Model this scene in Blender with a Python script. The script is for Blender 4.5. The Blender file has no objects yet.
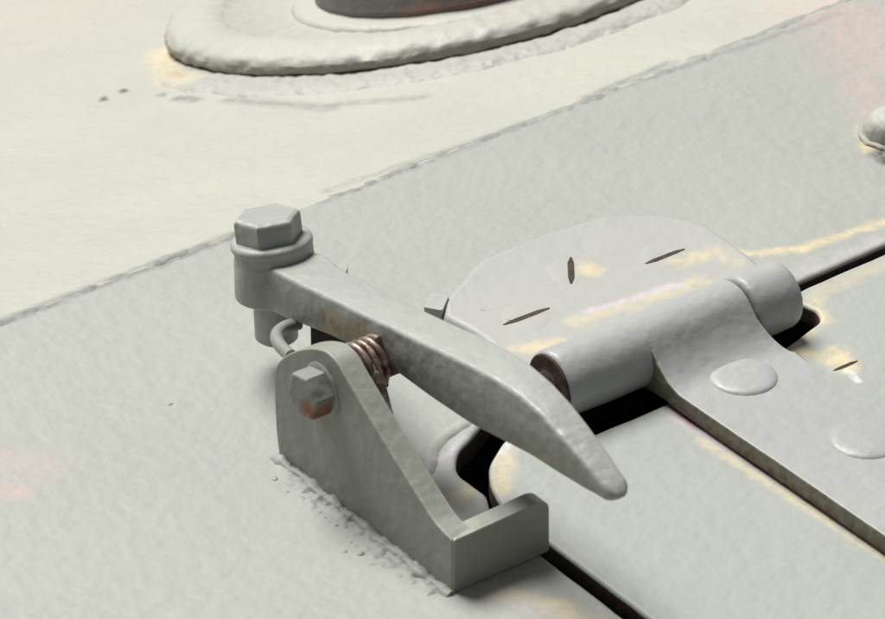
import bpy, bmesh, math, random
from mathutils import Vector, Matrix, noise
R = math.radians
rnd = random.Random(7)

# ------------------------------------------------------------------ camera, sky, sun, exposure
# World frame in millimetres (scaled by .001): x runs along the hinge barrel, y = -v (v runs along the hinge strap,
# towards the viewer), z up from the deck.  The camera looks at the deck's origin.
MM = 0.001
W, H, PX = 885.0, 619.0, 0.35            # photo size, mm per pixel at the origin
FOC = 3600.0
ELEV, TURN = R(31.0), R(36.123)
sc = bpy.context.scene
col = sc.collection
dist = FOC * PX
cam_dir = Vector((0, -math.cos(ELEV), math.sin(ELEV)))
cam_dir.rotate(Matrix.Rotation(-TURN, 3, 'Z'))
cam_pos = cam_dir * dist
cd = bpy.data.cameras.new('camera')
cam = bpy.data.objects.new('camera', cd); col.objects.link(cam)
cam.location = cam_pos * MM
cam.rotation_euler = (-cam_dir).to_track_quat('-Z', 'Y').to_euler()
cd.sensor_width = 36.0; cd.lens = 36.0 * FOC / W
cd.clip_start = 0.01; cd.clip_end = 50
cd.dof.use_dof = True; cd.dof.focus_distance = dist * MM - 0.01; cd.dof.aperture_fstop = 30
sc.camera = cam

SUN_EL = R(58)
sun_h = Vector((-0.62, 0.78, 0)); sun_h.rotate(Matrix.Rotation(-TURN, 3, 'Z'))   # behind-left of the view
sun_dir = Vector((sun_h.x * math.cos(SUN_EL), sun_h.y * math.cos(SUN_EL), math.sin(SUN_EL)))
world = bpy.data.worlds.new('World'); sc.world = world; world.use_nodes = True
wn = world.node_tree.nodes; wl = world.node_tree.links
sky = wn.new('ShaderNodeTexSky'); sky.sky_type = 'NISHITA'; sky.sun_disc = False
sky.sun_elevation = SUN_EL; sky.sun_rotation = math.atan2(sun_dir.x, sun_dir.y)
sky.air_density = 0.8; sky.dust_density = 1.2; sky.ozone_density = 1.0
hs = wn.new('ShaderNodeHueSaturation'); hs.inputs['Saturation'].default_value = 0.14
wl.new(sky.outputs[0], hs.inputs['Color'])
bg = wn['Background']; bg.inputs['Strength'].default_value = 0.05
wl.new(hs.outputs[0], bg.inputs['Color'])
sl = bpy.data.lights.new('sun', 'SUN'); sl.energy = 5.0; sl.angle = R(30); sl.color = (1.0, 0.985, 0.955)
so = bpy.data.objects.new('sun', sl); col.objects.link(so)
so.rotation_euler = (-sun_dir).to_track_quat('-Z', 'Y').to_euler(); so.location = (0, 0, 2)
vs = sc.view_settings
vs.view_transform = 'Standard'; vs.look = 'None'; vs.exposure = 0.17; vs.gamma = 1; vs.use_curve_mapping = False
sc.render.engine = 'CYCLES'

# ------------------------------------------------------------------ pixel -> place
_fw = -cam_dir
_rt = _fw.cross(Vector((0, 0, 1))).normalized()
_up = _rt.cross(_fw)
def ray(px, py): return _fw * FOC + _rt * (px - W / 2) - _up * (py - H / 2)
def on_z(px, py, z=0.0):
    d = ray(px, py); t = (z - cam_pos.z) / d.z; p = cam_pos + d * t; return (p.x, -p.y)       # (u, v)
def on_u(px, py, u):
    d = ray(px, py); t = (u - cam_pos.x) / d.x; p = cam_pos + d * t; return (-p.y, p.z)       # (v, z)

# ------------------------------------------------------------------ materials
def nd(nt, typ, **kw):
    n = nt.nodes.new(typ)
    for k, v in kw.items(): setattr(n, k, v)
    return n
def math_(nt, op, a, b=None, clamp=False):
    n = nd(nt, 'ShaderNodeMath', operation=op, use_clamp=clamp)
    for i, s in enumerate((a, b)):
        if s is None: continue
        if isinstance(s, (int, float)): n.inputs[i].default_value = s
        else: nt.links.new(s, n.inputs[i])
    return n.outputs[0]
def maprange(nt, val, a, b, c=0.0, d=1.0, smooth=True):
    n = nd(nt, 'ShaderNodeMapRange'); n.clamp = True
    if smooth: n.interpolation_type = 'SMOOTHSTEP'
    nt.links.new(val, n.inputs[0])
    for i, x in enumerate((a, b, c, d)): n.inputs[i + 1].default_value = x
    return n.outputs[0]
def noise_(nt, vec, scale, detail=3, rough=0.5, dist=0.0):
    n = nd(nt, 'ShaderNodeTexNoise'); n.inputs['Scale'].default_value = scale
    n.inputs['Detail'].default_value = detail; n.inputs['Roughness'].default_value = rough
    n.inputs['Distortion'].default_value = dist
    nt.links.new(vec, n.inputs['Vector']); return n.outputs['Fac']
def mix(nt, fac, a, b):
    n = nd(nt, 'ShaderNodeMix', data_type='RGBA')
    for i, s in ((0, fac), (6, a), (7, b)):
        if isinstance(s, (int, float)): n.inputs[i].default_value = s
        elif isinstance(s, tuple): n.inputs[i].default_value = (*s, 1)
        else: nt.links.new(s, n.inputs[i])
    return n.outputs[2]
def vmath(nt, op, a, b=None, out=0):
    n = nd(nt, 'ShaderNodeVectorMath', operation=op)
    for i, s in enumerate((a, b)):
        if s is None: continue
        if isinstance(s, tuple): n.inputs[i].default_value = s
        elif isinstance(s, (int, float)): n.inputs['Scale'].default_value = s
        else: nt.links.new(s, n.inputs['Scale'] if op == 'SCALE' and i == 1 else n.inputs[i])
    return n.outputs[out]
def capsule(nt, pos, a, b, r0, r1):
    """1 within r0 mm of the segment a-b, fading to 0 at r1."""
    a = Vector(a); b = Vector(b); ba = b - a
    if ba.length < 1e-4: ba = Vector((0.001, 0, 0))
    pa = vmath(nt, 'SUBTRACT', pos, tuple(a))
    h = math_(nt, 'MULTIPLY', vmath(nt, 'DOT_PRODUCT', pa, tuple(ba / ba.length_squared), 1), 1.0, True)
    sca = nd(nt, 'ShaderNodeVectorMath', operation='SCALE'); sca.inputs[0].default_value = tuple(ba)
    nt.links.new(h, sca.inputs['Scale'])
    d = vmath(nt, 'LENGTH', vmath(nt, 'SUBTRACT', pa, sca.outputs[0]), None, 1)
    return maprange(nt, d, r0, r1, 1, 0)

CREAM = (0.58, 0.49, 0.31); RUST = (0.16, 0.055, 0.022); PINK = (0.62, 0.36, 0.35); DARK = (0.035, 0.03, 0.026)
LILAC = (0.50, 0.45, 0.52); ORANGE = (0.50, 0.22, 0.05)

def paint(name, base=(0.318, 0.326, 0.293), rough=0.55, bump=1.0, chips=0.5, wear=1.0, stains_shade=(), grime=0.5):
    m = bpy.data.materials.new(name); m.use_nodes = True; nt = m.node_tree
    bs = nt.nodes['Principled BSDF']
    geo = nd(nt, 'ShaderNodeNewGeometry')
    pos = vmath(nt, 'SCALE', geo.outputs['Position'], 1000.0)       # millimetres
    big = noise_(nt, pos, 0.012, 3, 0.55)
    mid = noise_(nt, pos, 0.09, 4, 0.6)
    fine = noise_(nt, pos, 0.45, 3, 0.6)
    c = mix(nt, maprange(nt, big, 0.3, 0.7), tuple(x * y for x, y in zip(base, (0.96, 0.965, 0.97))), tuple(min(1, x * y) for x, y in zip(base, (1.03, 1.025, 1.015))))
    c = mix(nt, math_(nt, 'MULTIPLY', maprange(nt, mid, 0.48, 0.75), 0.08 * grime), c, (0.33, 0.32, 0.26))
    c = mix(nt, math_(nt, 'MULTIPLY', maprange(nt, fine, 0.5, 0.85), 0.05 * grime), c, (0.27, 0.27, 0.24))
    # worn edges: thin cream undercoat, rust where it has gone through
    if wear:
        bv = nd(nt, 'ShaderNodeBevel'); bv.samples = 2; bv.inputs['Radius'].default_value = 0.0016
        dt = vmath(nt, 'DOT_PRODUCT', bv.outputs[0], geo.outputs['Normal'], 1)
        edge = maprange(nt, math_(nt, 'ADD', dt, math_(nt, 'MULTIPLY', mid, -0.28)), 0.66, 0.80, 1, 0)
        c = mix(nt, math_(nt, 'MULTIPLY', edge, 0.45 * wear), c, (0.50, 0.46, 0.36))
    # stains and painted-in shade, each with a place of its own
    warp = nd(nt, 'ShaderNodeTexNoise'); warp.inputs['Scale'].default_value = 0.16; warp.inputs['Detail'].default_value = 4
    nt.links.new(pos, warp.inputs['Vector'])
    wp = vmath(nt, 'ADD', pos, vmath(nt, 'SCALE', vmath(nt, 'SUBTRACT', warp.outputs['Color'], (0.5, 0.5, 0.5)), 5.5))
    blot = maprange(nt, noise_(nt, pos, 0.2, 4, 0.65), 0.33, 0.55, 0.35, 1.0)
    for a, b, r0, r1, colr, s in stains_shade:
        k = capsule(nt, wp, a, b, r0 * 0.3, r1 * 1.25)
        c = mix(nt, math_(nt, 'MULTIPLY', math_(nt, 'MULTIPLY', k, blot), s), c, colr)
    # small chips
    vo = nd(nt, 'ShaderNodeTexVoronoi'); vo.inputs['Scale'].default_value = 0.055; nt.links.new(wp, vo.inputs['Vector'])
    pick = maprange(nt, noise_(nt, pos, 0.021, 2), 0.60, 0.66)
    ch = math_(nt, 'MULTIPLY', maprange(nt, vo.outputs['Distance'], 0.035, 0.06, 1, 0), pick)
    c = mix(nt, math_(nt, 'MULTIPLY', ch, chips), c, (0.10, 0.085, 0.065))
    nt.links.new(c, bs.inputs['Base Color'])
    rr = maprange(nt, mid, 0.3, 0.75, rough - 0.03, rough + 0.05)
    nt.links.new(rr, bs.inputs['Roughness'])
    bs.inputs['Specular IOR Level'].default_value = 0.45
    # brushed-on lumpy coat over rough steel
    h = math_(nt, 'ADD', math_(nt, 'MULTIPLY', noise_(nt, pos, 0.022, 1, 0.4), 1.2),
              math_(nt, 'ADD', math_(nt, 'MULTIPLY', noise_(nt, pos, 0.15, 1, 0.4, 0.0), 1.15), math_(nt, 'MULTIPLY', noise_(nt, pos, 0.33, 1, 0.5), 0.42)))
    h = math_(nt, 'SUBTRACT', h, math_(nt, 'MULTIPLY', ch, 0.35))
    bp = nd(nt, 'ShaderNodeBump'); bp.inputs['Distance'].default_value = 0.001; bp.inputs['Strength'].default_value = 0.75 * bump
    nt.links.new(h, bp.inputs['Height']); nt.links.new(bp.outputs[0], bs.inputs['Normal'])
    return m

def bare(name, c1, c2, rough=0.8, scale=0.3, metal=0.0, bump=0.5):
    m = bpy.data.materials.new(name); m.use_nodes = True; nt = m.node_tree
    bs = nt.nodes['Principled BSDF']; geo = nd(nt, 'ShaderNodeNewGeometry')
    pos = vmath(nt, 'SCALE', geo.outputs['Position'], 1000.0)
    f = noise_(nt, pos, scale, 5, 0.65)
    nt.links.new(mix(nt, maprange(nt, f, 0.35, 0.65), c1, c2), bs.inputs['Base Color'])
    bs.inputs['Roughness'].default_value = rough; bs.inputs['Metallic'].default_value = metal
    bp = nd(nt, 'ShaderNodeBump'); bp.inputs['Distance'].default_value = 0.0006; bp.inputs['Strength'].default_value = bump
    nt.links.new(f, bp.inputs['Height']); nt.links.new(bp.outputs[0], bs.inputs['Normal'])
    return m

def g(px, py, z=0.0):
    u, v = on_z(px, py, z); return (u, -v, z)
def st(p0, p1, r0, r1, colr, s, z=0.0): return (g(*p0, z), g(*p1, z), r0, r1, colr, s)

def gs(px, py):
    ta = R(16.0); n = Vector((-0.04 * math.sin(ta), math.sin(ta), math.cos(ta))); o = Vector((0, 88.5, 0))
    d = ray(px, py); t = (o - cam_pos).dot(n) / d.dot(n); p = cam_pos + d * t; return tuple(p)
def ss(p0, p1, r0, r1, colr, s): return (gs(*p0), gs(*p1), r0, r1, colr, s)
GREY = (0.15, 0.15, 0.15)
slope_stains = [
    ss((0, 320), (230, 234), 0.5, 4.0, GREY, 0.5), ss((330, 190), (430, 155), 0.5, 4.5, GREY, 0.35), ss((440, 152), (560, 110), 0.5, 4, GREY, 0.3),
    ss((590, 96), (672, 62), 1.5, 4.5, GREY, 0.6), ss((690, 62), (840, 12), 0.5, 4, GREY, 0.45),
    ss((104, 98), (106, 100), 1.6, 2.6, DARK, 0.8), ss((122, 90), (124, 92), 1.6, 2.6, DARK, 0.8), ss((160, 95), (163, 96), 1.0, 2.2, DARK, 0.5),
    ss((162, 50), (168, 76), 2, 8, CREAM, 0.7), ss((168, 80), (190, 84), 3, 10, (0.50, 0.45, 0.34), 0.8),
    ss((172, 76), (184, 80), 1, 4, (0.42, 0.27, 0.10), 0.8), ss((180, 98), (196, 100), 1.5, 5, GREY, 0.7),
    ss((230, 100), (330, 108), 1, 6, GREY, 0.5), ss((340, 104), (420, 98), 1, 6, GREY, 0.4), ss((0, 30), (90, 0), 4, 60, PINK, 0.10),
    ss((840, 0), (885, 20), 5, 45, PINK, 0.25),
]
deck_stains_shade = [
    st((0, 324), (235, 236), 0.8, 2.6, (0.10, 0.10, 0.10), 0.6), st((320, 202), (560, 112), 0.5, 2.4, GREY, 0.45), st((590, 98), (840, 14), 0.5, 2.4, GREY, 0.4),
    st((432, 318), (446, 332), 2.0, 4.5, DARK, 0.95), st((452, 330), (478, 342), 1.5, 3.5, RUST, 0.9),  # leaf corner's undercut shade put into the deck colour, plus a rust sliver
    st((870, 142), (885, 160), 1.5, 5, DARK, 0.9), st((862, 128), (868, 150), 1, 4, CREAM, 0.8),
    st((470, 452), (436, 470), 1, 7, LILAC, 0.5), st((470, 440), (440, 458), 0, 4, (0.62, 0.58, 0.66), 0.5),
    st((478, 484), (455, 497), 0, 5, CREAM, 0.6),
    st((722, 245), (745, 254), 0.5, 2.2, CREAM, 0.8), st((745, 254), (800, 249), 0.5, 3.2, CREAM, 0.8), st((800, 249), (890, 220), 0.5, 3.4, CREAM, 0.8),
    st((500, 590), (560, 612), 1, 6, CREAM, 0.45), st((560, 605), (600, 630), 1, 6, CREAM, 0.5),
    st((548, 552), (640, 619), 0.2, 2.4, RUST, 0.55),
    st((0, 462), (40, 466), 1, 12, PINK, 0.15), st((0, 490), (22, 492), 1, 6, PINK, 0.3),
    st((850, 20), (885, 60), 5, 30, PINK, 0.26), st((865, 90), (885, 130), 2, 14, PINK, 0.2),
    st((800, 272), (880, 240), 0.2, 5, LILAC, 0.35),
    st((456, 586), (548, 612), 0.5, 5, (0.42, 0.36, 0.38), 0.35),
]
lid_stains = [
    st((505, 450), (500, 490), 1, 5, CREAM, 0.7), st((520, 436), (500, 452), 0.3, 2.5, (0.62, 0.58, 0.66), 0.6),
    st((815, 318), (790, 352), 1.0, 5.5, CREAM, 0.75), st((812, 300), (822, 320), 1, 5, CREAM, 0.6), st((795, 352), (850, 365), 1, 5, CREAM, 0.55),
    st((836, 352), (846, 368), 1, 6, CREAM, 0.9),
    st((820, 292), (885, 264), 0.5, 5, CREAM, 0.35),
    st((660, 404), (885, 540), 0.5, 4.5, (0.45, 0.37, 0.40), 0.75), st((700, 440), (885, 556), 0.5, 3.2, CREAM, 0.55),
    st((655, 398), (700, 428), 0.2, 2.4, RUST, 0.7), st((740, 452), (840, 520), 0.2, 1.6, RUST, 0.7),
    st((850, 372), (856, 380), 0.5, 2.2, (0.75, 0.74, 0.70), 0.9),
]
leaf_stains = [
    st((584, 267), (592, 272), 1.5, 5, CREAM, 0.8, 7.0), st((520, 348), (560, 345), 1, 5, CREAM, 0.8, 7.0), st((575, 322), (700, 280), 0.5, 5, CREAM, 0.55, 7.0),
    st((585, 312), (680, 284), 0.4, 2.0, LILAC, 0.8, 7.0),
    st((680, 262), (700, 256), 1.5, 5, CREAM, 0.7, 7.0), st((452, 305), (460, 330), 0.5, 3, (0.6, 0.55, 0.42), 0.6, 3), st((715, 250), (735, 262), 1, 5, CREAM, 0.5, 7.0),
]
M = {}
CAP_STAINS = []
for k in range(5):
    a0, a1 = R(215 + 22 * k), R(230 + 22 * k)
    def _cp(a): 
        t_ = 190.0 + 66 * math.sin(a); c0, s0 = math.cos(R(16.0)), math.sin(R(16.0)); uu = 216.4 + 66 * math.cos(a)
        return (uu, 88.5 + 0.04 * uu + t_ * c0 + 13 * s0, -t_ * s0 + 13 * c0)
    CAP_STAINS.append((_cp(a0), _cp(a1), 2.0, 7.0, (0.26, 0.13, 0.08), 0.5))
M['deck'] = paint('deck_paint', wear=0, bump=0.55, stains_shade=deck_stains_shade, chips=0.8)
M['slope'] = paint('slope_paint', wear=0, base=(0.395, 0.394, 0.345), chips=0.8, stains_shade=slope_stains)
M['lid'] = paint('lid_paint', wear=0, base=(0.312, 0.328, 0.302), stains_shade=lid_stains, bump=0.5, chips=0.5)
M['leaf'] = paint('leaf_paint', base=(0.345, 0.35, 0.326), stains_shade=leaf_stains, bump=0.4, chips=0.4)
M['hinge'] = paint('hinge_paint', base=(0.33, 0.337, 0.328), bump=0.55, chips=0.3, rough=0.42)
M['bracket'] = paint('bracket_paint', base=(0.250, 0.258, 0.222), bump=0.7, chips=0.7, rough=0.45,
    stains_shade=[((-102, -69, 33), (-100, -71, 27), 1.0, 5.5, (0.20, 0.15, 0.11), 0.7)])
M['lever'] = paint('lever_paint', base=(0.325, 0.335, 0.305), bump=0.9, chips=1.0, rough=0.45,
    stains_shade=[((-75, -42, 39), (-75, -64, 43.5), 6, 7.5, (0.42, 0.28, 0.08), 0.9), ((-76, -36, 46), (-76, -37.5, 40), 0.6, 1.3, DARK, 0.9), ((-76, -30, 32), (-76, -56, 36), 1, 5, (0.36, 0.30, 0.16), 0.6),
            ((-80, -10, 36), (-80, -170, 50), 6, 9.5, (0.225, 0.22, 0.165), 0.85), ((-76, -150, 47), (-74, -180, 47), 0.5, 4, (0.36, 0.31, 0.20), 0.6), ((-76, -76, 39), (-76, -84, 40), 2, 7, (0.09, 0.045, 0.03), 0.8)])  # the long olive capsule darkens the lever's left side
M['strap_edge'] = paint('strap_edge_olive', base=(0.15, 0.145, 0.105), bump=1.6, wear=0, grime=1.5, chips=1.0, stains_shade=[((23, -94, 1), (23, -400, 1), 2.0, 3.6, (0.09, 0.045, 0.025), 1.0)])  # darker olive on the strap's left side faces, brown along the bottom
M['rim'] = paint('flange_rim_grime_shade', base=(0.285, 0.282, 0.232), bump=2.2, wear=0, grime=3.0, chips=1.0)  # grimy rim, its base colour also darkened for the shade on its side
M['weld'] = paint('weld_paint', base=(0.27, 0.275, 0.248), bump=1.3, chips=1.0, wear=0, grime=1.2, stains_shade=deck_stains_shade[:3])
M['bead'] = paint('bead_paint', base=(0.35, 0.35, 0.315), bump=1.8, chips=1.0, wear=0, grime=2.5, stains_shade=slope_stains)
M['rust'] = bare('rusted_steel', RUST, (0.05, 0.022, 0.014), 0.9)
M['endgrain'] = bare('end_rust_gap_shade', (0.075, 0.045, 0.032), (0.028, 0.018, 0.014), 0.9)  # barrel end rust; the same dark colour paints shade onto the gap walls
M['bolt_rust'] = bare('rusty_bolt', (0.34, 0.10, 0.04), (0.20, 0.17, 0.14), 0.8, 0.16)
M['bolt_paint'] = paint('bolt_paint', base=(0.22, 0.22, 0.20), bump=0.9, wear=0.6, stains_shade=[((-107, -74, 35), (-98, -76, 33), 3, 6.5, (0.22, 0.07, 0.03), 1.0)])
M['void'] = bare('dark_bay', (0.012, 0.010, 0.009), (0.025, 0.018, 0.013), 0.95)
M['spring'] = bare('spring_steel', (0.13, 0.07, 0.05), (0.40, 0.32, 0.28), 0.38, 0.3, 0.35, 0.3)
M['dark'] = paint('dark_cap_paint', base=(0.125, 0.117, 0.108), bump=0.8, rough=0.5, wear=0, stains_shade=CAP_STAINS)
M['slot'] = bare('slot_dark', (0.035, 0.027, 0.018), (0.07, 0.05, 0.03), 0.95)  # dark brown strip that draws each screw slot
M['bare'] = bare('chipped_bare', (0.55, 0.50, 0.40), (0.80, 0.78, 0.70), 0.5, 0.5)
M['crust'] = paint('crust_paint', wear=0, base=(0.30, 0.30, 0.265), bump=1.5, chips=1.0, grime=1.5)

# ------------------------------------------------------------------ helpers
def link(o, parent):
    col.objects.link(o)
    if parent is not None: o.parent = parent
    return o
def root(name, label, cat, u, v, z=0.0, group=None):
    o = bpy.data.objects.new(name, None); o.empty_display_size = 0.01
    o.location = (u * MM, -v * MM, z * MM); col.objects.link(o)
    o['label'] = label; o['category'] = cat
    if group: o['group'] = group
    return o
def tag(o, **kw):
    for k, v in kw.items(): o[k] = v
    return o
def base_of(parent):
    p = Vector((0, 0, 0))
    while parent is not None: p += Vector(parent.location); parent = parent.parent
    return p / MM
def build(name, verts, faces, mat, parent=None, bevel=0.0, seg=3, smooth=30, flatfaces=(), loc=None):
    """verts in world mm (u, v, z)."""
    off = base_of(parent)
    lo = Vector((0, 0, 0))
    me = bpy.data.meshes.new(name)
    pts = [Vector((p[0], -p[1], p[2])) - off for p in verts]
    if loc: lo = Vector((loc[0], -loc[1], loc[2])) - off; pts = [p - lo for p in pts]
    me.from_pydata([p * MM for p in pts], [], faces)
    bm = bmesh.new(); bm.from_mesh(me)
    bmesh.ops.remove_doubles(bm, verts=bm.verts, dist=1e-7)
    bmesh.ops.recalc_face_normals(bm, faces=bm.faces)
    bm.to_mesh(me); bm.free()
    for p in me.polygons: p.use_smooth = True
    me.set_sharp_from_angle(angle=R(smooth))
    me.materials.append(mat)
    o = bpy.data.objects.new(name, me); o.location = lo * MM
    link(o, parent)
    if bevel:
        b = o.modifiers.new('bevel', 'BEVEL'); b.width = bevel * MM; b.segments = seg; b.limit_method = 'ANGLE'
        b.angle_limit = R(28); b.harden_normals = True
    return o
def prism(outline, lo, hi, axis):
    """outline of 2D points swept between lo and hi along axis 'u', 'v' or 'z'."""
    n = len(outline); vs_ = []
    for e in (lo, hi):
        for a, b in outline:
            vs_.append({'u': (e, a, b), 'v': (a, e, b), 'z': (a, b, e)}[axis])
    fs = [tuple(range(n)), tuple(range(2 * n - 1, n - 1, -1))]
    fs += [(i, (i + 1) % n, n + (i + 1) % n, n + i) for i in range(n)]
    return vs_, fs
def round_poly(pts, rad, seg=5):
    """round the corners; rad is a number or a list"""
    out = []; n = len(pts)
    for i in range(n):
        p = Vector(pts[i]); a = Vector(pts[i - 1]); b = Vector(pts[(i + 1) % n])
        r = rad[i] if isinstance(rad, (list, tuple)) else rad
        da = (a - p); db = (b - p)
        t = min(r, da.length * 0.48, db.length * 0.48)
        if t < 1e-3: out.append(tuple(p)); continue
        p0 = p + da.normalized() * t; p1 = p + db.normalized() * t
        for k in range(seg + 1):
            s = k / seg
            out.append(tuple(p0 * (1 - s) ** 2 + p * 2 * s * (1 - s) + p1 * s * s))
    return out
def densify(pts, step, jit=0.0, freq=0.1):
    out = []; n = len(pts)
    for i in range(n):
        a = Vector(pts[i]); b = Vector(pts[(i + 1) % n]); k = max(1, int((b - a).length / step))
        for j in range(k):
            p = a.lerp(b, j / k)
            if jit:
                nv = noise.noise_vector(Vector((p.x * freq, p.y * freq, 3.1)))
                p = p + Vector((nv.x, nv.y)) * jit
            out.append(tuple(p))
    return out
def area(p): return 0.5 * sum(p[i - 1][0] * p[i][1] - p[i][0] * p[i - 1][1] for i in range(len(p)))
def offset(pts, d):
    """shift the loop to its left by d (counter-clockwise loop: inward)"""
    n = len(pts); out = []
    for i in range(n):
        a = Vector(pts[i - 1]); p = Vector(pts[i]); b = Vector(pts[(i + 1) % n])
        e0 = (p - a); e1 = (b - p)
        if e0.length < 1e-6: e0 = e1
        if e1.length < 1e-6: e1 = e0
        n0 = Vector((-e0.y, e0.x)).normalized(); n1 = Vector((-e1.y, e1.x)).normalized()
        m = (n0 + n1)
        m = m.normalized() if m.length > 1e-6 else n0
        out.append(tuple(p + m * (d / max(0.5, m.dot(n0)))))
    return out
def plate(name, outer, z0, z1, mat, parent=None, hole=None, bev=1.0, drop=None, seg=4, hole_bev=None, hole_drop=None, wall=None):
    """flat plate of any outline, edges eased over bev mm; optional hole"""
    if area(outer) < 0: outer = outer[::-1]
    loops = [(outer, bev, drop if drop else bev)]
    if hole:
        if area(hole) > 0: hole = hole[::-1]
        loops.append((hole, hole_bev or bev, hole_drop or drop or bev))
    bm = bmesh.new(); cap = []
    def ring(pts, z): return [bm.verts.new((p[0], -p[1], z)) for p in pts]
    strips = []
    for pts, b, dr in loops:
        rings = [ring(pts, z0)]
        if b > 0:
            for k in range(seg + 1):
                a = k / seg * math.pi / 2
                rings.append(ring(offset(pts, b * (1 - math.cos(a))), z1 - dr * (1 - math.sin(a))))
        else: rings.append(ring(pts, z1))
        n = len(pts)
        for q, (r0, r1) in enumerate(zip(rings, rings[1:])):
            for i in range(n):
                f = bm.faces.new((r0[i], r0[(i + 1) % n], r1[(i + 1) % n], r1[i])); f.smooth = True
                if wall and q == 0: f.material_index = 1
        cap.append(rings[-1])
    edges = []
    for r in cap:
        for i in range(len(r)): edges.append(bm.edges.get((r[i], r[(i + 1) % len(r)])))
    res = bmesh.ops.triangle_fill(bm, use_beauty=True, edges=edges, normal=(0, 0, 1))
    for f in res['geom']:
        if isinstance(f, bmesh.types.BMFace): f.smooth = False
    bmesh.ops.recalc_face_normals(bm, faces=bm.faces)
    up = [f for f in bm.faces if not f.smooth]
    if up and sum(f.normal.z * f.calc_area() for f in up) < 0: bmesh.ops.reverse_faces(bm, faces=bm.faces)
    off = base_of(parent)
    for v in bm.verts: v.co = (v.co - off) * MM
    me = bpy.data.meshes.new(name); bm.to_mesh(me); bm.free(); me.materials.append(mat)
    if wall: me.materials.append(wall)
    o = bpy.data.objects.new(name, me); return link(o, parent)
def loft(rings, closed=True, caps=True):
    n = len(rings[0]); vs_ = [p for r in rings for p in r]; fs = []
    for k in range(len(rings) - 1):
        for i in range(n if closed else n - 1):
            j = (i + 1) % n
            fs.append((k * n + i, k * n + j, (k + 1) * n + j, (k + 1) * n + i))
    if caps: fs += [tuple(range(n)), tuple(range((len(rings) - 1) * n, len(rings) * n))]
    return vs_, fs
def lathe(profile, n=48, centre=(0, 0, 0), axis='z', ang0=0.0):
    """profile: list of (radius, height)"""
    rings = []
    for r, h in profile:
        ring = []
        for i in range(n):
            a = ang0 + 2 * math.pi * i / n; c_, s_ = r * math.cos(a), r * math.sin(a)
            d = {'z': (c_, s_, h), 'u': (h, c_, s_), 'v': (c_, h, s_)}[axis]
            ring.append(tuple(centre[k] + d[k] for k in range(3)))
        rings.append(ring)
    return loft(rings)
def tube(path, rad, n=10, lump=0.0, seedv=0.0, freq=0.3, flat=1.0):
    rings = []; L = len(path)
    for i in range(L):
        a = Vector(path[max(0, i - 1)]); b = Vector(path[min(L - 1, i + 1)]); p = Vector(path[i])
        t = (b - a).normalized(); upv = Vector((0, 0, 1))
        if abs(t.z) > 0.95: upv = Vector((1, 0, 0))
        s = t.cross(upv).normalized(); w = s.cross(t)
        r = rad[i] if isinstance(rad, (list, tuple)) else rad
        ring = []
        for k in range(n):
            q = 2 * math.pi * k / n
            d = s * math.cos(q) + w * math.sin(q) * flat
            rr = r
            if lump: rr *= 1 + lump * noise.noise((p + d * r) * freq + Vector((seedv, 0, 0)))
            ring.append(tuple(p + d * rr))
        rings.append(ring)
    return loft(rings)

# ------------------------------------------------------------------ the setting: deck, sloping plate beyond the fold
FOLD_V = -90.0; TILT = R(16.0)
def fold_v(u):      # the fold runs slightly askew to the hinge
    return -88.5 - 0.04 * u
def slope_pt(u, t, n=0.0):
    """t mm beyond the fold on the sloping plate, n mm off its surface"""
    return (u, fold_v(u) - t * math.cos(TILT) - n * math.sin(TILT), -t * math.sin(TILT) + n * math.cos(TILT))

hole = [(-63, 420), (-63, 113), (-58.5, 105), (-56.6, 101), (-57.2, 95), (-56.8, 84.5), (-50.6, 76.6), (-35.8, 69), (-22, 62), (-8, 59.5), (60, 59.5), (112, 59), (160, 57), (300, 50), (420, 46), (420, 420)]
hole = densify(round_poly(hole, [0, 3, 2, 2, 3, 5, 6, 8, 6, 5, 3, 3, 3, 3, 3, 0]), 6.0, 0.45, 0.12)
deck_outer = [(-420, fold_v(-420)), (560, fold_v(560)), (560, 470), (-260, 470), (-420, 300)]
deck = plate('deck', deck_outer, -9, 0, M['deck'], None, hole=hole, bev=0.0, hole_bev=1.8, hole_drop=1.6, wall=M['endgrain'])  # opening walls coloured dark, so the shade of the gap is painted in
tag(deck, kind='structure')
sl_v, sl_f = [], []
sl_pts = [(-420, 0), (560, 0), (700, 800), (-700, 800)]
sl_v = [slope_pt(u, t, 0) for u, t in sl_pts] + [slope_pt(u, t, -9) for u, t in sl_pts]
sl_f = [(0, 1, 2, 3), (7, 6, 5, 4), (0, 4, 5, 1), (1, 5, 6, 2), (2, 6, 7, 3), (3, 7, 4, 0)]
slope = build('sloping_plate', sl_v, sl_f, M['slope']); tag(slope, kind='structure')
# dark bay under the lid
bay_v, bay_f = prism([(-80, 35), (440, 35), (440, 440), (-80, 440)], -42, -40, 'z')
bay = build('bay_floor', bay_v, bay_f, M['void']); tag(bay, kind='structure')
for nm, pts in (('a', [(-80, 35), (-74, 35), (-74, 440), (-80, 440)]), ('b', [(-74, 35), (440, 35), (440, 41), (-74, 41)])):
    v_, f_ = prism(pts, -40, -9.2, 'z'); build('bay_wall', v_, f_, M['void'], bay)

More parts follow.
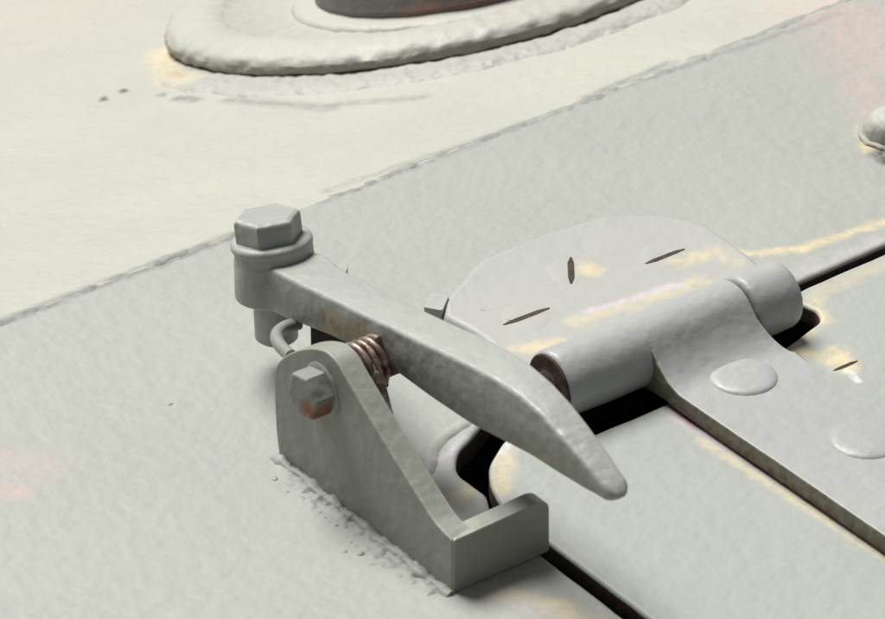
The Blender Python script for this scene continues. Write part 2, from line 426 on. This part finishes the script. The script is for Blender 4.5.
# raised painted lip round the rounded corner of the opening
lp = [on_z(x, y, 0) for x, y in ((478, 419), (462, 424), (446, 434), (435, 446), (429, 459), (428, 470), (434, 478))]
lp = [(a, b, -1.6) for a, b in lp]
lp2 = []
for i in range(len(lp) - 1):
    for k in range(6): lp2.append(tuple(Vector(lp[i]).lerp(Vector(lp[i + 1]), k / 6)))
v_, f_ = tube(lp2, [3.4 * min(1, 0.35 + i / 8, 0.35 + (len(lp2) - i) / 8) for i in range(len(lp2))], 16, 0.15, 2.0, 0.2, 0.75)
build('raised_lip', v_, f_, M['deck'], deck, smooth=80)
# weld along the fold: low, broken bead
path = []; rad = []
u = -420.0
while u < 560:
    w = noise.noise(Vector((u * 0.02, 1.3, 0))) * 1.6 + noise.noise(Vector((u * 0.11, 5.3, 0))) * 0.7
    path.append((u, fold_v(u) + w, -1.1 + 0.5 * noise.noise(Vector((u * 0.06, 9.0, 0)))))
    rad.append(3.0 + 1.6 * noise.noise(Vector((u * 0.09, 2.0, 2.0)))); u += 1.5
v_, f_ = tube(path, rad, 14, 0.35, 0.0, 0.2, 0.36)
build('weld_bead', v_, f_, M['weld'], deck, smooth=60)

# ------------------------------------------------------------------ hatch lid
lid_root = root('hatch_lid', 'flat pale grey hatch panel with rounded corner under the hinge strap', 'hatch', 60, 150, 0)
lid = [(-57, 400), (-57, 112), (-55.2, 105), (-52, 97.5), (-46, 88.6), (-33, 79.6), (-23, 76), (-18, 80), (-15, 94.5), (0, 94), (40, 93.5), (78, 90.5), (102.5, 83.5), (105.5, 78), (104, 70), (105, 64.8), (112, 63.6), (160, 61.5), (300, 55), (400, 51), (400, 400)]
lid = densify(round_poly(lid, [0, 4, 3, 4, 6, 6, 3, 3, 2, 2, 3, 3, 3, 2, 2, 3, 2, 3, 3, 0, 0]), 6.0, 0.35, 0.12)
plate('panel', lid, -7, 0.0, M['lid'], lid_root, bev=1.6, drop=1.3, wall=M['endgrain'])  # lid edge walls painted dark as well, for the shade in the gap
# ledge that carries the lid inside the bay
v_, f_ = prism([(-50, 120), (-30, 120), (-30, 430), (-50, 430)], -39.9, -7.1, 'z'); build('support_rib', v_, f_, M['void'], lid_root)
# countersunk screw half hidden by paint beside the strap
def screw(parent, cu, cv, z, ang, rad, length, wid, mat):
    pr = [(0.01, z - 2.0), (rad, z - 2.0), (rad, z - 0.1), (rad - 0.7, z + 0.03), (rad * 0.5, z + 0.06), (0.01, z + 0.06)]
    v_, f_ = lathe([(r, h) for r, h in pr], 32, (cu, cv, 0)); h_ = build('screw_head', v_, f_, mat, parent, smooth=60)
    c_, s_ = math.cos(ang), math.sin(ang); q = []
    L2, w2 = length / 2, wid / 2
    for a, b in ((-L2, -w2 * .15), (-L2 * .6, -w2 * .8), (L2 * .55, -w2), (L2, -w2 * .3), (L2 * .97, w2 * .3), (L2 * .5, w2 * .8), (-L2 * .5, w2), (-L2 * .95, w2 * .35)):
        q.append((cu + a * c_ - b * s_, cv + a * s_ + b * c_))
    v_, f_ = prism(q, z - 1.0, z + 0.12, 'z'); build('slot', v_, f_, M['slot'], h_)
    return h_

# ------------------------------------------------------------------ hinge
hinge = root('hinge', 'painted strap hinge with thick barrel joining deck and hatch lid', 'hinge', 45, 76, 0)
LZ = 7.0
leaf = [(-9, 13), (-3, 4), (25, -11.5), (52, -12.5), (79, -10.5), (97, 1), (105, 14), (105, 40), (100, 60), (98, 66), (-8, 66), (-8, 50), (-7, 26)]
leaf = densify(round_poly(leaf, [2, 3, 4, 6, 5, 5, 5, 8, 4, 1, 1, 4, 3]), 5.0, 0.5, 0.1)
plate('leaf_plate', leaf, 0.05, LZ, M['leaf'], hinge, bev=2.8, drop=2.8, seg=5)
v_, f_ = prism(round_poly([(-12, 5), (-4, -1), (0, 4), (-8, 11)], 1.2, 3), 0.05, LZ + 0.8, 'z'); build('stop_block', v_, f_, M['leaf'], hinge, bevel=0.9)
for (p0, p1), wd in zip((((503, 325), (550, 308)), ((571, 257), (571, 284)), ((645, 264), (685, 249))), (2.5, 2.6, 2.3)):
    a = Vector(on_z(*p0, LZ)); b = Vector(on_z(*p1, LZ)); c_ = (a + b) / 2; d_ = b - a
    screw(hinge, c_.x, c_.y, LZ, math.atan2(d_.y, d_.x), 9.5, d_.length, wd, M['leaf'])
a = Vector(on_z(833, 371, 0)); b = Vector(on_z(858, 361, 0)); c_ = (a + b) / 2
screw(lid_root, c_.x, c_.y, 0.0, math.atan2((b - a).y, (b - a).x), 7.5, (b - a).length, 1.8, M['lid'])

BV, BZ, BR = 75.8, 11.2, 12.0
def barrel(name, u0, u1, mat, r=BR, lumps=0.25, ends=(1, 1)):
    rings = []; n = 56
    prof = [(u0, r - 2.6), (u0 + 0.25, r - 1.2), (u0 + 1.0, r - 0.3), (u0 + 2.2, r)]
    k = 8
    prof += [(u0 + 2.2 + (u1 - u0 - 4.4) * i / k, r) for i in range(1, k)]
    prof += [(u1 - 2.2, r), (u1 - 1.0, r - 0.3), (u1 - 0.25, r - 1.2), (u1, r - 2.6)]
    if not ends[0]: prof = [(u0, r)] + prof[4:]
    if not ends[1]: prof = prof[:-4] + [(u1, r)]
    for u_, rr in prof:
        ring = []
        for i in range(n):
            q = 2 * math.pi * i / n
            d = Vector((0, math.cos(q), math.sin(q)))
            e = rr + lumps * noise.noise(Vector((u_ * 0.06, d.y * 1.1, d.z * 1.1)))
            ring.append((u_, BV + e * math.cos(q), BZ + e * math.sin(q)))
        rings.append(ring)
    v_, f_ = loft(rings); return build(name, v_, f_, mat, hinge, smooth=50)
kL = barrel('knuckle', -11.5, 24.6, M['hinge'], r=BR + 0.16, ends=(1, 0))
kM = barrel('knuckle', 24.7, 68.0, M['hinge'], r=BR - 0.4, ends=(0, 1))
kR = barrel('knuckle', 69.8, 90.5, M['hinge'], r=BR + 0.25, lumps=0.5)
# rusty open end of the rolled barrel, and the pin through it
v_, f_ = lathe([(0.01, -11.9), (6.3, -11.9), (6.6, -11.75), (7.0, -11.65), (8.2, -11.9), (BR - 1.2, -11.8), (BR - 0.75, -11.35), (BR - 0.75, -8)], 40, (0, BV, BZ), 'u')
build('rolled_end', v_, f_, M['endgrain'], kL, smooth=40)
v_, f_ = lathe([(0.01, -13.0), (4.8, -13.0), (5.6, -12.4), (5.6, 90.9), (4.8, 91.3), (0.01, 91.3)], 28, (0, BV, BZ), 'u')
build('hinge_pin', v_, f_, M['endgrain'], hinge, smooth=40)
# strap: flat bar on the lid that rises into the middle knuckle
prof = []
ztop = 7.8
a1 = R(40); BW = BR + 0.1
tp = (BV + BW * math.cos(a1), BZ + BW * math.sin(a1))      # where the strap leaves the barrel
tdir = Vector((math.sin(a1), -math.cos(a1)))
ctl0 = Vector(tp); ctl1 = ctl0 + tdir * ((ctl0.y - ztop) / math.cos(a1)); ctl2 = Vector((ctl1.x + 9, ztop))
arc = [(BV + BW * math.cos(R(q)), BZ + BW * math.sin(R(q))) for q in range(200, 40, -8)]
top = arc + [tuple(ctl0 * (1 - s) ** 2 + ctl1 * 2 * s * (1 - s) + ctl2 * s * s) for s in [i / 12 for i in range(13)]]
top += [(v, ztop + 0.12 * math.sin(v * 0.09)) for v in range(115, 401, 15)]
bot = [(400, 1.2), (112, 1.2), (100, 1.4), (94, 2.0), (89, 1.8), (BV + 6, BZ - 10), (BV - 2, BZ - 10)]
pol = top + bot
v_, f_ = prism(pol, 23.2, 68.2, 'u')
# the strap's far edge leaves the barrel flush with the gap and widens slightly on the lid
v_ = [(u_ + (4.0 * max(0.0, min(1.0, (vv - 88) / 16)) if u_ > 50 else 0), vv, zz) for u_, vv, zz in v_]
strap = build('strap', v_, f_, M['hinge'], hinge, bevel=0.7, smooth=35)
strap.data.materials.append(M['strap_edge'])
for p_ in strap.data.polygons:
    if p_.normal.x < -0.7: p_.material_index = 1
for cp in ((743, 375), (865, 438)):
    cu_, cv_ = on_z(*cp, 8.5)
    v_, f_ = lathe([(12.0, 7.4), (11.7, 7.9), (11.1, 8.4), (10.2, 8.75), (8.0, 9.0), (5.5, 9.15), (2.5, 9.22), (0.01, 9.25)], 40, (cu_, cv_, 0))
    build('rivet', v_, f_, M['hinge'], strap, smooth=60)

# ------------------------------------------------------------------ latch bracket
br = root('latch_bracket', 'folded steel bracket welded to the deck with pivot bolt through its side', 'bracket', -95, 90, 0)
UB = -98.0; TB = 8.2
side_px = [(279, 457), (276, 430), (274, 388), (275, 366), (283, 357), (297, 350), (312, 348), (326, 351), (336, 361), (376, 429), (410, 484), (434, 522), (449, 538)]
side = [on_u(x, y, UB) for x, y in side_px]
side[0] = (side[0][0], 0.0); side[-1] = (139.0, 19.5); side.append((139.0, 0.0))
side = round_poly(side, [0, 2, 6, 5, 4, 5, 6, 6, 6, 0, 0, 4, 0.5, 0], 4)
v_, f_ = prism(side, UB, UB + TB, 'u')
build('side_plate', v_, f_, M['bracket'], br, bevel=2.0, seg=4)
endp = round_poly([(UB + 0.4, 0.2), (UB + 0.4, 19.6), (-64, 20.8), (-60.6, 18.6), (-60.2, 0.4)], [0, 1, 4, 4, 1], 4)
v_, f_ = prism(endp, 133.0, 139.6, 'v')
build('end_plate', v_, f_, M['bracket'], br, bevel=1.6, seg=4)
# inside fillet where the sheet is folded
v_, f_ = prism([(UB + TB - 0.5, 126), (UB + TB + 3.0, 133.5), (UB + TB - 0.5, 133.5)], 0.3, 17.5, 'z'); build('fold_fillet', v_, f_, M['bracket'], br, bevel=0.6)
# weld beside the foot
path = []; rad = []
for i in range(70):
    s = i / 69; path.append((UB - 1.2 + 0.9 * noise.noise(Vector((s * 9, 0, 4))), 43 + 97 * s, -0.3)); rad.append(2.0 + 1.5 * noise.noise(Vector((s * 16, 7, 1))))
v_, f_ = tube(path, rad, 9, 0.55, 3.0, 0.42, 0.75); build('weld_bead', v_, f_, M['weld'], br, smooth=60)
gv, gf = [], []; NA, NB = 22, 150
for b in range(NB + 1):
    for a in range(NA + 1):
        uu = UB + 0.5 - 13.5 * a / NA; vv = 52 + 87.5 * b / NB
        w_ = 10.0 + 4.5 * noise.noise(Vector((vv * 0.05, 3.0, 8.0))); d_ = (UB - uu) / w_
        e_ = min(1.0, b / 14, (NB - b) / 8)
        n_ = noise.noise(Vector((uu * 0.30, vv * 0.30, 0))) + 0.3 * noise.noise(Vector((uu * 0.7, vv * 0.7, 5)))
        gv.append((uu, vv, (0.75 * (1 - d_ * d_) + 1.5 * n_ * max(0.0, 1 - d_ * 0.6)) * e_ - 0.35))
for b in range(NB):
    for a in range(NA):
        k = b * (NA + 1) + a; gf.append((k, k + 1, k + NA + 2, k + NA + 1))
build('weld_spread', gv, gf, M['weld'], br, smooth=60)
for i in range(10):            # spatter beside the weld
    s = rnd.random(); r_ = rnd.uniform(0.5, 1.4); cu_ = UB - 7 - abs(rnd.gauss(0, 4.0)); cv_ = 50 + 88 * s
    v_, f_ = lathe([(r_, -0.2), (r_ * 0.9, r_ * 0.12), (r_ * 0.55, r_ * 0.3), (0.01, r_ * 0.36)], 9, (cu_, cv_, 0), 'z', rnd.random())
    v_ = [(a + 0.25 * noise.noise(Vector((a, b, 1))), b + 0.4 * noise.noise(Vector((a, b, 5))), c) for a, b, c in v_]
    build('weld_spatter', v_, f_, M['weld'], br, smooth=60)
# pivot bolt
PV, PZ = 69.5, 40.5
hexr = 8.3
def hexbar(cv, cz, u0, u1, r, tilt=0.0, taper=0.7):
    rings = []
    for uu, rr in ((u0, r - taper), (u0 + 0.6, r), (u1, r)):
        rings.append([(uu, cv + rr * math.cos(tilt + k * math.pi / 3), cz + rr * math.sin(tilt + k * math.pi / 3)) for k in range(6)])
    return loft(rings)
v_, f_ = hexbar(PV, PZ - 1.5, UB - 8.0, UB - 0.6, hexr, R(12))
head = build('pivot_bolt', v_, f_, M['bolt_paint'], br, bevel=0.9)
v_, f_ = lathe([(0.01, UB - 0.7), (8.6, UB - 0.7), (9.2, UB - 0.3), (9.2, UB + 0.2)], 32, (0, PV, PZ - 1.5), 'u'); build('washer', v_, f_, M['bracket'], head, smooth=40)
v_, f_ = lathe([(0.01, UB), (4.2, UB), (4.2, -56.5), (3.6, -55.8), (0.01, -55.8)], 24, (0, PV, PZ - 1.5), 'u'); build('pivot_pin', v_, f_, M['rust'], head, smooth=40)

# ------------------------------------------------------------------ coil spring on the pivot
sp = root('coil_spring', 'rust brown coil spring wound on the pivot between bracket and lever', 'spring', -83, PV, PZ)
path = []; turns = 5; sr = 7.6; wr = 1.08
NS = turns * 28
for i in range(NS + 1):
    q = 2 * math.pi * i / 28
    path.append((-90.2 + 14.2 * i / NS, PV + sr * math.sin(q), PZ + 1.5 + sr * math.cos(q)))
v_, f_ = tube(path, wr, 10); build('coil', v_, f_, M['spring'], sp, smooth=60)
# painted straight tail that hooks behind the bracket under the lever's boss
tv, tz = on_u(297, 324, -74)
q0, q1, q2 = Vector((-93, 44.5, 37.0)), Vector((-88, tv - 2, tz + 1.5)), Vector((-73, tv, tz))
pth = [tuple(q0 * (1 - k) ** 2 + q1 * 2 * k * (1 - k) + q2 * k * k) for k in [i / 14 for i in range(15)]]
v_, f_ = tube(pth, 2.2, 12); build('tail', v_, f_, M['bracket'], sp, smooth=60)
# short lug that holds the other end of the spring
v_, f_ = loft([[(u_, v2 + dv, z2) for u_, dv in ((-84, -2.5), (-80, -2.5), (-80, 2.5), (-84, 2.5))] for v2, z2 in ((PV + 6, 44), (PV + 9, 36), (PV + 13, 27), (PV + 15, 20))])
build('leg', v_, f_, M['spring'], sp, bevel=0.8)

# ------------------------------------------------------------------ latch lever
lev = root('latch_lever', 'grey forged lever arm with hex bolt at one end and drooping tip', 'lever', -67, 60, 40)
UA, UAR = -75.0, -59.0
botp = [on_u(x, y, UA) for x, y in ((262, 309), (330, 336), (385, 365), (430, 398), (470, 425), (530, 456), (570, 482), (611, 509))]
topp = [on_u(x, y, UA) for x, y in ((258, 262), (350, 308), (440, 351), (490, 376), (520, 396), (540, 414), (560, 436), (580, 460), (605, 491))]
def interp(tab, v):
    if v <= tab[0][0]:
        (a, b), (c, d) = tab[0], tab[1]; return b + (d - b) * (v - a) / (c - a)
    for (a, b), (c, d) in zip(tab, tab[1:]):
        if v <= c: return b + (d - b) * (v - a) / (c - a)
    (a, b), (c, d) = tab[-2], tab[-1]; return b + (d - b) * (v - a) / (c - a)
BC = (-66.8, -4.3); BRAD = 13.6
right = [(10, -55.5), (22, -58.3), (60, -59.6), (111, -58.8), (130, -60.5), (146, -62.5), (165, -64.2), (183, -65.6)]
left = [(8, -75.6), (60, -75.0), (130, -75.0), (160, -75.0), (183, -74.2)]
rings = []
def section(v, l, r, z0, z1, rd):
    rd = min(rd, (r - l) * 0.45, (z1 - z0) * 0.45); out = []
    for cx, cz, a0 in ((r - rd, z1 - rd, 0), (l + rd, z1 - rd, 90), (l + rd, z0 + rd, 180), (r - rd, z0 + rd, 270)):
        for k in range(5):
            a = R(a0 + k * 22.5); out.append((cx + rd * math.cos(a), v, cz + rd * math.sin(a)))
    return out
vend = 184.5
stations = [BC[1] - BRAD * math.cos(i / 12 * math.pi / 2) for i in range(0, 13)] + [BC[1] + 2.5 * i for i in range(1, 6)] + [10 + 4 * i for i in range(1, 44)] + [183, 184.2, 185.2, 185.8]
for v in stations:
    z1 = interp(topp, v); z0 = interp(botp, v)
    if v < 12: z0 = interp(botp, 12) - 0.13 * (12 - v)
    dv = (v - BC[1]) / BRAD
    hw = BRAD * math.sqrt(max(0.0004, 1 - dv * dv)) if abs(dv) < 1 else 0
    l = BC[0] - hw; r = BC[0] + hw
    if v > BC[1]:
        l = min(l, interp(left, v)) if v > 2 else l
        r = max(r, interp(right, v)) if v > 6 else r
    if v > 183:
        k = (v - 183) / 3; s = 1 - 0.55 * k * k
        c0 = (l + r) / 2; l = c0 + (l - c0) * s; r = c0 + (r - c0) * s; cz = (z0 + z1) / 2; z0 = cz + (z0 - cz) * s; z1 = cz + (z1 - cz) * s
    z1 += 0.18 * noise.noise(Vector((v * 0.05, 0, 0)))
    rings.append(section(v, l, r, z0, z1, 1.5 if v < 175 else 2.0))
v_, f_ = loft(rings); arm = build('arm', v_, f_, M['lever'], lev, smooth=35)
v_, f_ = prism([(26, 18), (26, 33.4), (44, 36.4), (54, 37.4), (54, 18)], -73.2, -61, 'u'); build('gap_shade_block', v_, f_, M['void'], lev, bevel=0.6)  # near-black block added under the arm, standing in for the dark gap
zt = interp(topp, BC[1]); tl = math.atan2(interp(topp, 20) - interp(topp, -10), 30) * 1.15
def tilted(verts):      # bolt stands square to the sloping top of the boss
    out = []
    for a, b, c in verts:
        dv, dz = b - BC[1], c - zt
        out.append((a, BC[1] + dv * math.cos(tl) - dz * math.sin(tl), zt + dv * math.sin(tl) + dz * math.cos(tl)))
    return out
v_, f_ = lathe([(0.01, zt - 6), (13.3, zt - 6), (13.4, zt + 2.6), (0.01, zt + 2.6)], 56, (BC[0], BC[1], 0))
build('boss_collar', tilted(v_), f_, M['lever'], lev, smooth=50)
v_, f_ = lathe([(0.01, zt + 2.4), (13.6, zt + 2.4), (13.9, zt + 3.0), (13.9, zt + 4.4), (13.4, zt + 5.2), (12.2, zt + 5.6), (0.01, zt + 5.7)], 56, (BC[0] - 0.2, BC[1] - 0.3, 0))
washer = build('washer', tilted(v_), f_, M['lever'], lev, smooth=50)
hx = []
for rr, hh in ((11.6, zt + 5.2), (11.6, zt + 12.2), (11.1, zt + 13.3), (9.7, zt + 13.9)):
    hx.append([(BC[0] - 0.6 + rr * math.cos(R(20) + k * math.pi / 3), BC[1] - 0.6 + rr * math.sin(R(20) + k * math.pi / 3), hh) for k in range(6)])
v_, f_ = loft(hx); build('hex_bolt', tilted(v_), f_, M['lever'], lev, bevel=0.5, smooth=25)
v_, f_ = prism(round_poly([(-58, 12), (-52.6, 14), (-53.2, 20), (-58, 24)], 1.5, 3), zt - 9, zt + 1.2, 'z'); build('stop_nub', v_, f_, M['lever'], lev, bevel=0.6)
zb = interp(botp, 12) - 2.0
v_, f_ = lathe([(0.01, zb - 16.5), (6.4, zb - 16.5), (7.4, zb - 15.6), (7.6, zb - 4), (8.0, zb + 2), (8.0, zb + 6)], 36, (BC[0] - 0.5, BC[1] + 1.0, 0))
build('shank', v_, f_, M['lever'], lev, smooth=50)

# ------------------------------------------------------------------ round flange on the sloping plate
RC_U, RC_T, RR = 211.4, 210.5, 120.9
fl = root('round_flange', 'large round stepped flange with dark inner cap on the upper plate', 'flange', *[slope_pt(RC_U, RC_T, 0)[i] for i in range(3)])
def ring_part(name, prof, mat, parent, n=220, lump=0.0, fr=0.1, sd=0.0, du=0.0, dt=0.0):
    rings = []
    for r, h in prof:
        ring = []
        for i in range(n):
            a = 2 * math.pi * i / n
            e = lump * noise.noise(Vector((math.cos(a) * r * fr, math.sin(a) * r * fr, h * 0.3 + sd)))
            e2 = lump * noise.noise(Vector((math.cos(a) * r * fr, math.sin(a) * r * fr, h * 0.3 + sd + 20)))
            ring.append(slope_pt(RC_U + du + (r + e) * math.cos(a), RC_T + dt + (r + e) * math.sin(a), h + e2 * 0.6))
        rings.append(ring)
    v_, f_ = loft(rings, True, False)
    return build(name, v_, f_, mat, parent, smooth=110)
edge_prof = [(RR - 7, -1), (RR - 7, 1.6), (RR - 1.2, 1.9), (RR - 0.2, 2.6), (RR + 0.1, 3.6), (RR + 0.1, 4.8), (RR - 0.2, 6.0)]
top_prof = [(RR - 0.2, 6.0), (RR - 0.8, 7.3), (RR - 2, 8.6), (RR - 4, 9.8), (RR - 7, 10.9), (RR - 11, 11.8), (RR - 15, 12.2), (RR - 20, 12.0), (RR - 24, 11.2), (RR - 27, 10.0), (RR - 29, 8.5), (50, 8.3)]
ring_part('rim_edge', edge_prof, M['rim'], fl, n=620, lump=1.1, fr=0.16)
ring_part('base_ring', top_prof, M['slope'], fl, n=620, lump=1.1, fr=0.16)
ring_part('step_ring', [(RR - 43, 8.0), (RR - 43.5, 9.4), (RR - 45, 10.4), (RR - 48, 11), (RR - 53, 11.2), (RR - 58, 11.0), (40, 11)], M['slope'], fl, lump=0.5, du=5, dt=-20.5)
ring_part('inner_cap', [(RR - 57, 10.5), (RR - 55, 11), (RR - 54.5, 12.2), (RR - 55.5, 13.2), (RR - 55.5, 26), (RR - 57, 29), (RR - 63, 30.5), (30, 31), (0.5, 31)], M['dark'], fl, lump=0.4, du=5, dt=-20.5)
bead = []; NA_, NR_ = 520, 16
for i in range(NA_ + 1):
    a = R(150 + 220 * i / NA_); k = max(0.0, min(1.0, (i / NA_ * 220) / 38)); k = k * k * (3 - 2 * k)
    wid = (5 + 17 * k) * (1 + 0.16 * noise.noise(Vector((a * 7, 0, 0))))
    ring = []
    for q in range(NR_ + 1):
        x = q / NR_; r_ = RR - 8 + (wid + 8) * x
        prof_ = (4.2 * k + 0.6) * max(0.0, math.sin(math.pi * min(1.0, 0.18 + 0.82 * x))) ** 0.8 * (0.25 + 0.75 * x) 
        n_ = noise.noise(Vector((math.cos(a) * r_ * 0.10, math.sin(a) * r_ * 0.10, 3))) * 1.5 + noise.noise(Vector((math.cos(a) * r_ * 0.33, math.sin(a) * r_ * 0.33, 9))) * 0.9
        ring.append(slope_pt(RC_U + r_ * math.cos(a), RC_T + r_ * math.sin(a), 1.05 * min(3.6, prof_) * (0.45 + 0.55 * min(1, 3.4 * abs(x - 0.62) ** 0.5) if x < 0.62 else 1) + n_ * k * math.sin(math.pi * x) * 0.8 - 0.45))
    bead.append(ring)
v_, f_ = loft(bead, False, False); build('weld_bead', v_, f_, M['bead'], fl, smooth=60)

# ------------------------------------------------------------------ painted-over stud at the far right, with chipped foot
su, sv = on_z(893, 128, 3)
stud = root('stud', 'small white painted domed stud with chipped rusty foot near the upper plate', 'stud', su, sv, 0)
v_, f_ = lathe([(11.0, -0.2), (10.8, 3.0), (10.0, 6.0), (8.0, 8.5), (4.5, 9.8), (0.01, 10.2)], 36, (su, sv, 0)); build('dome', v_, f_, M['slope'], stud, smooth=60)
v_, f_ = tube([(su + 12 * math.cos(i / 40 * 6.283), sv + 12 * math.sin(i / 40 * 6.283), 0.3) for i in range(41)], 1.5, 8, 0.6, 9.0, 0.4, 0.7); build('weld_bead', v_, f_, M['crust'], stud, smooth=60)
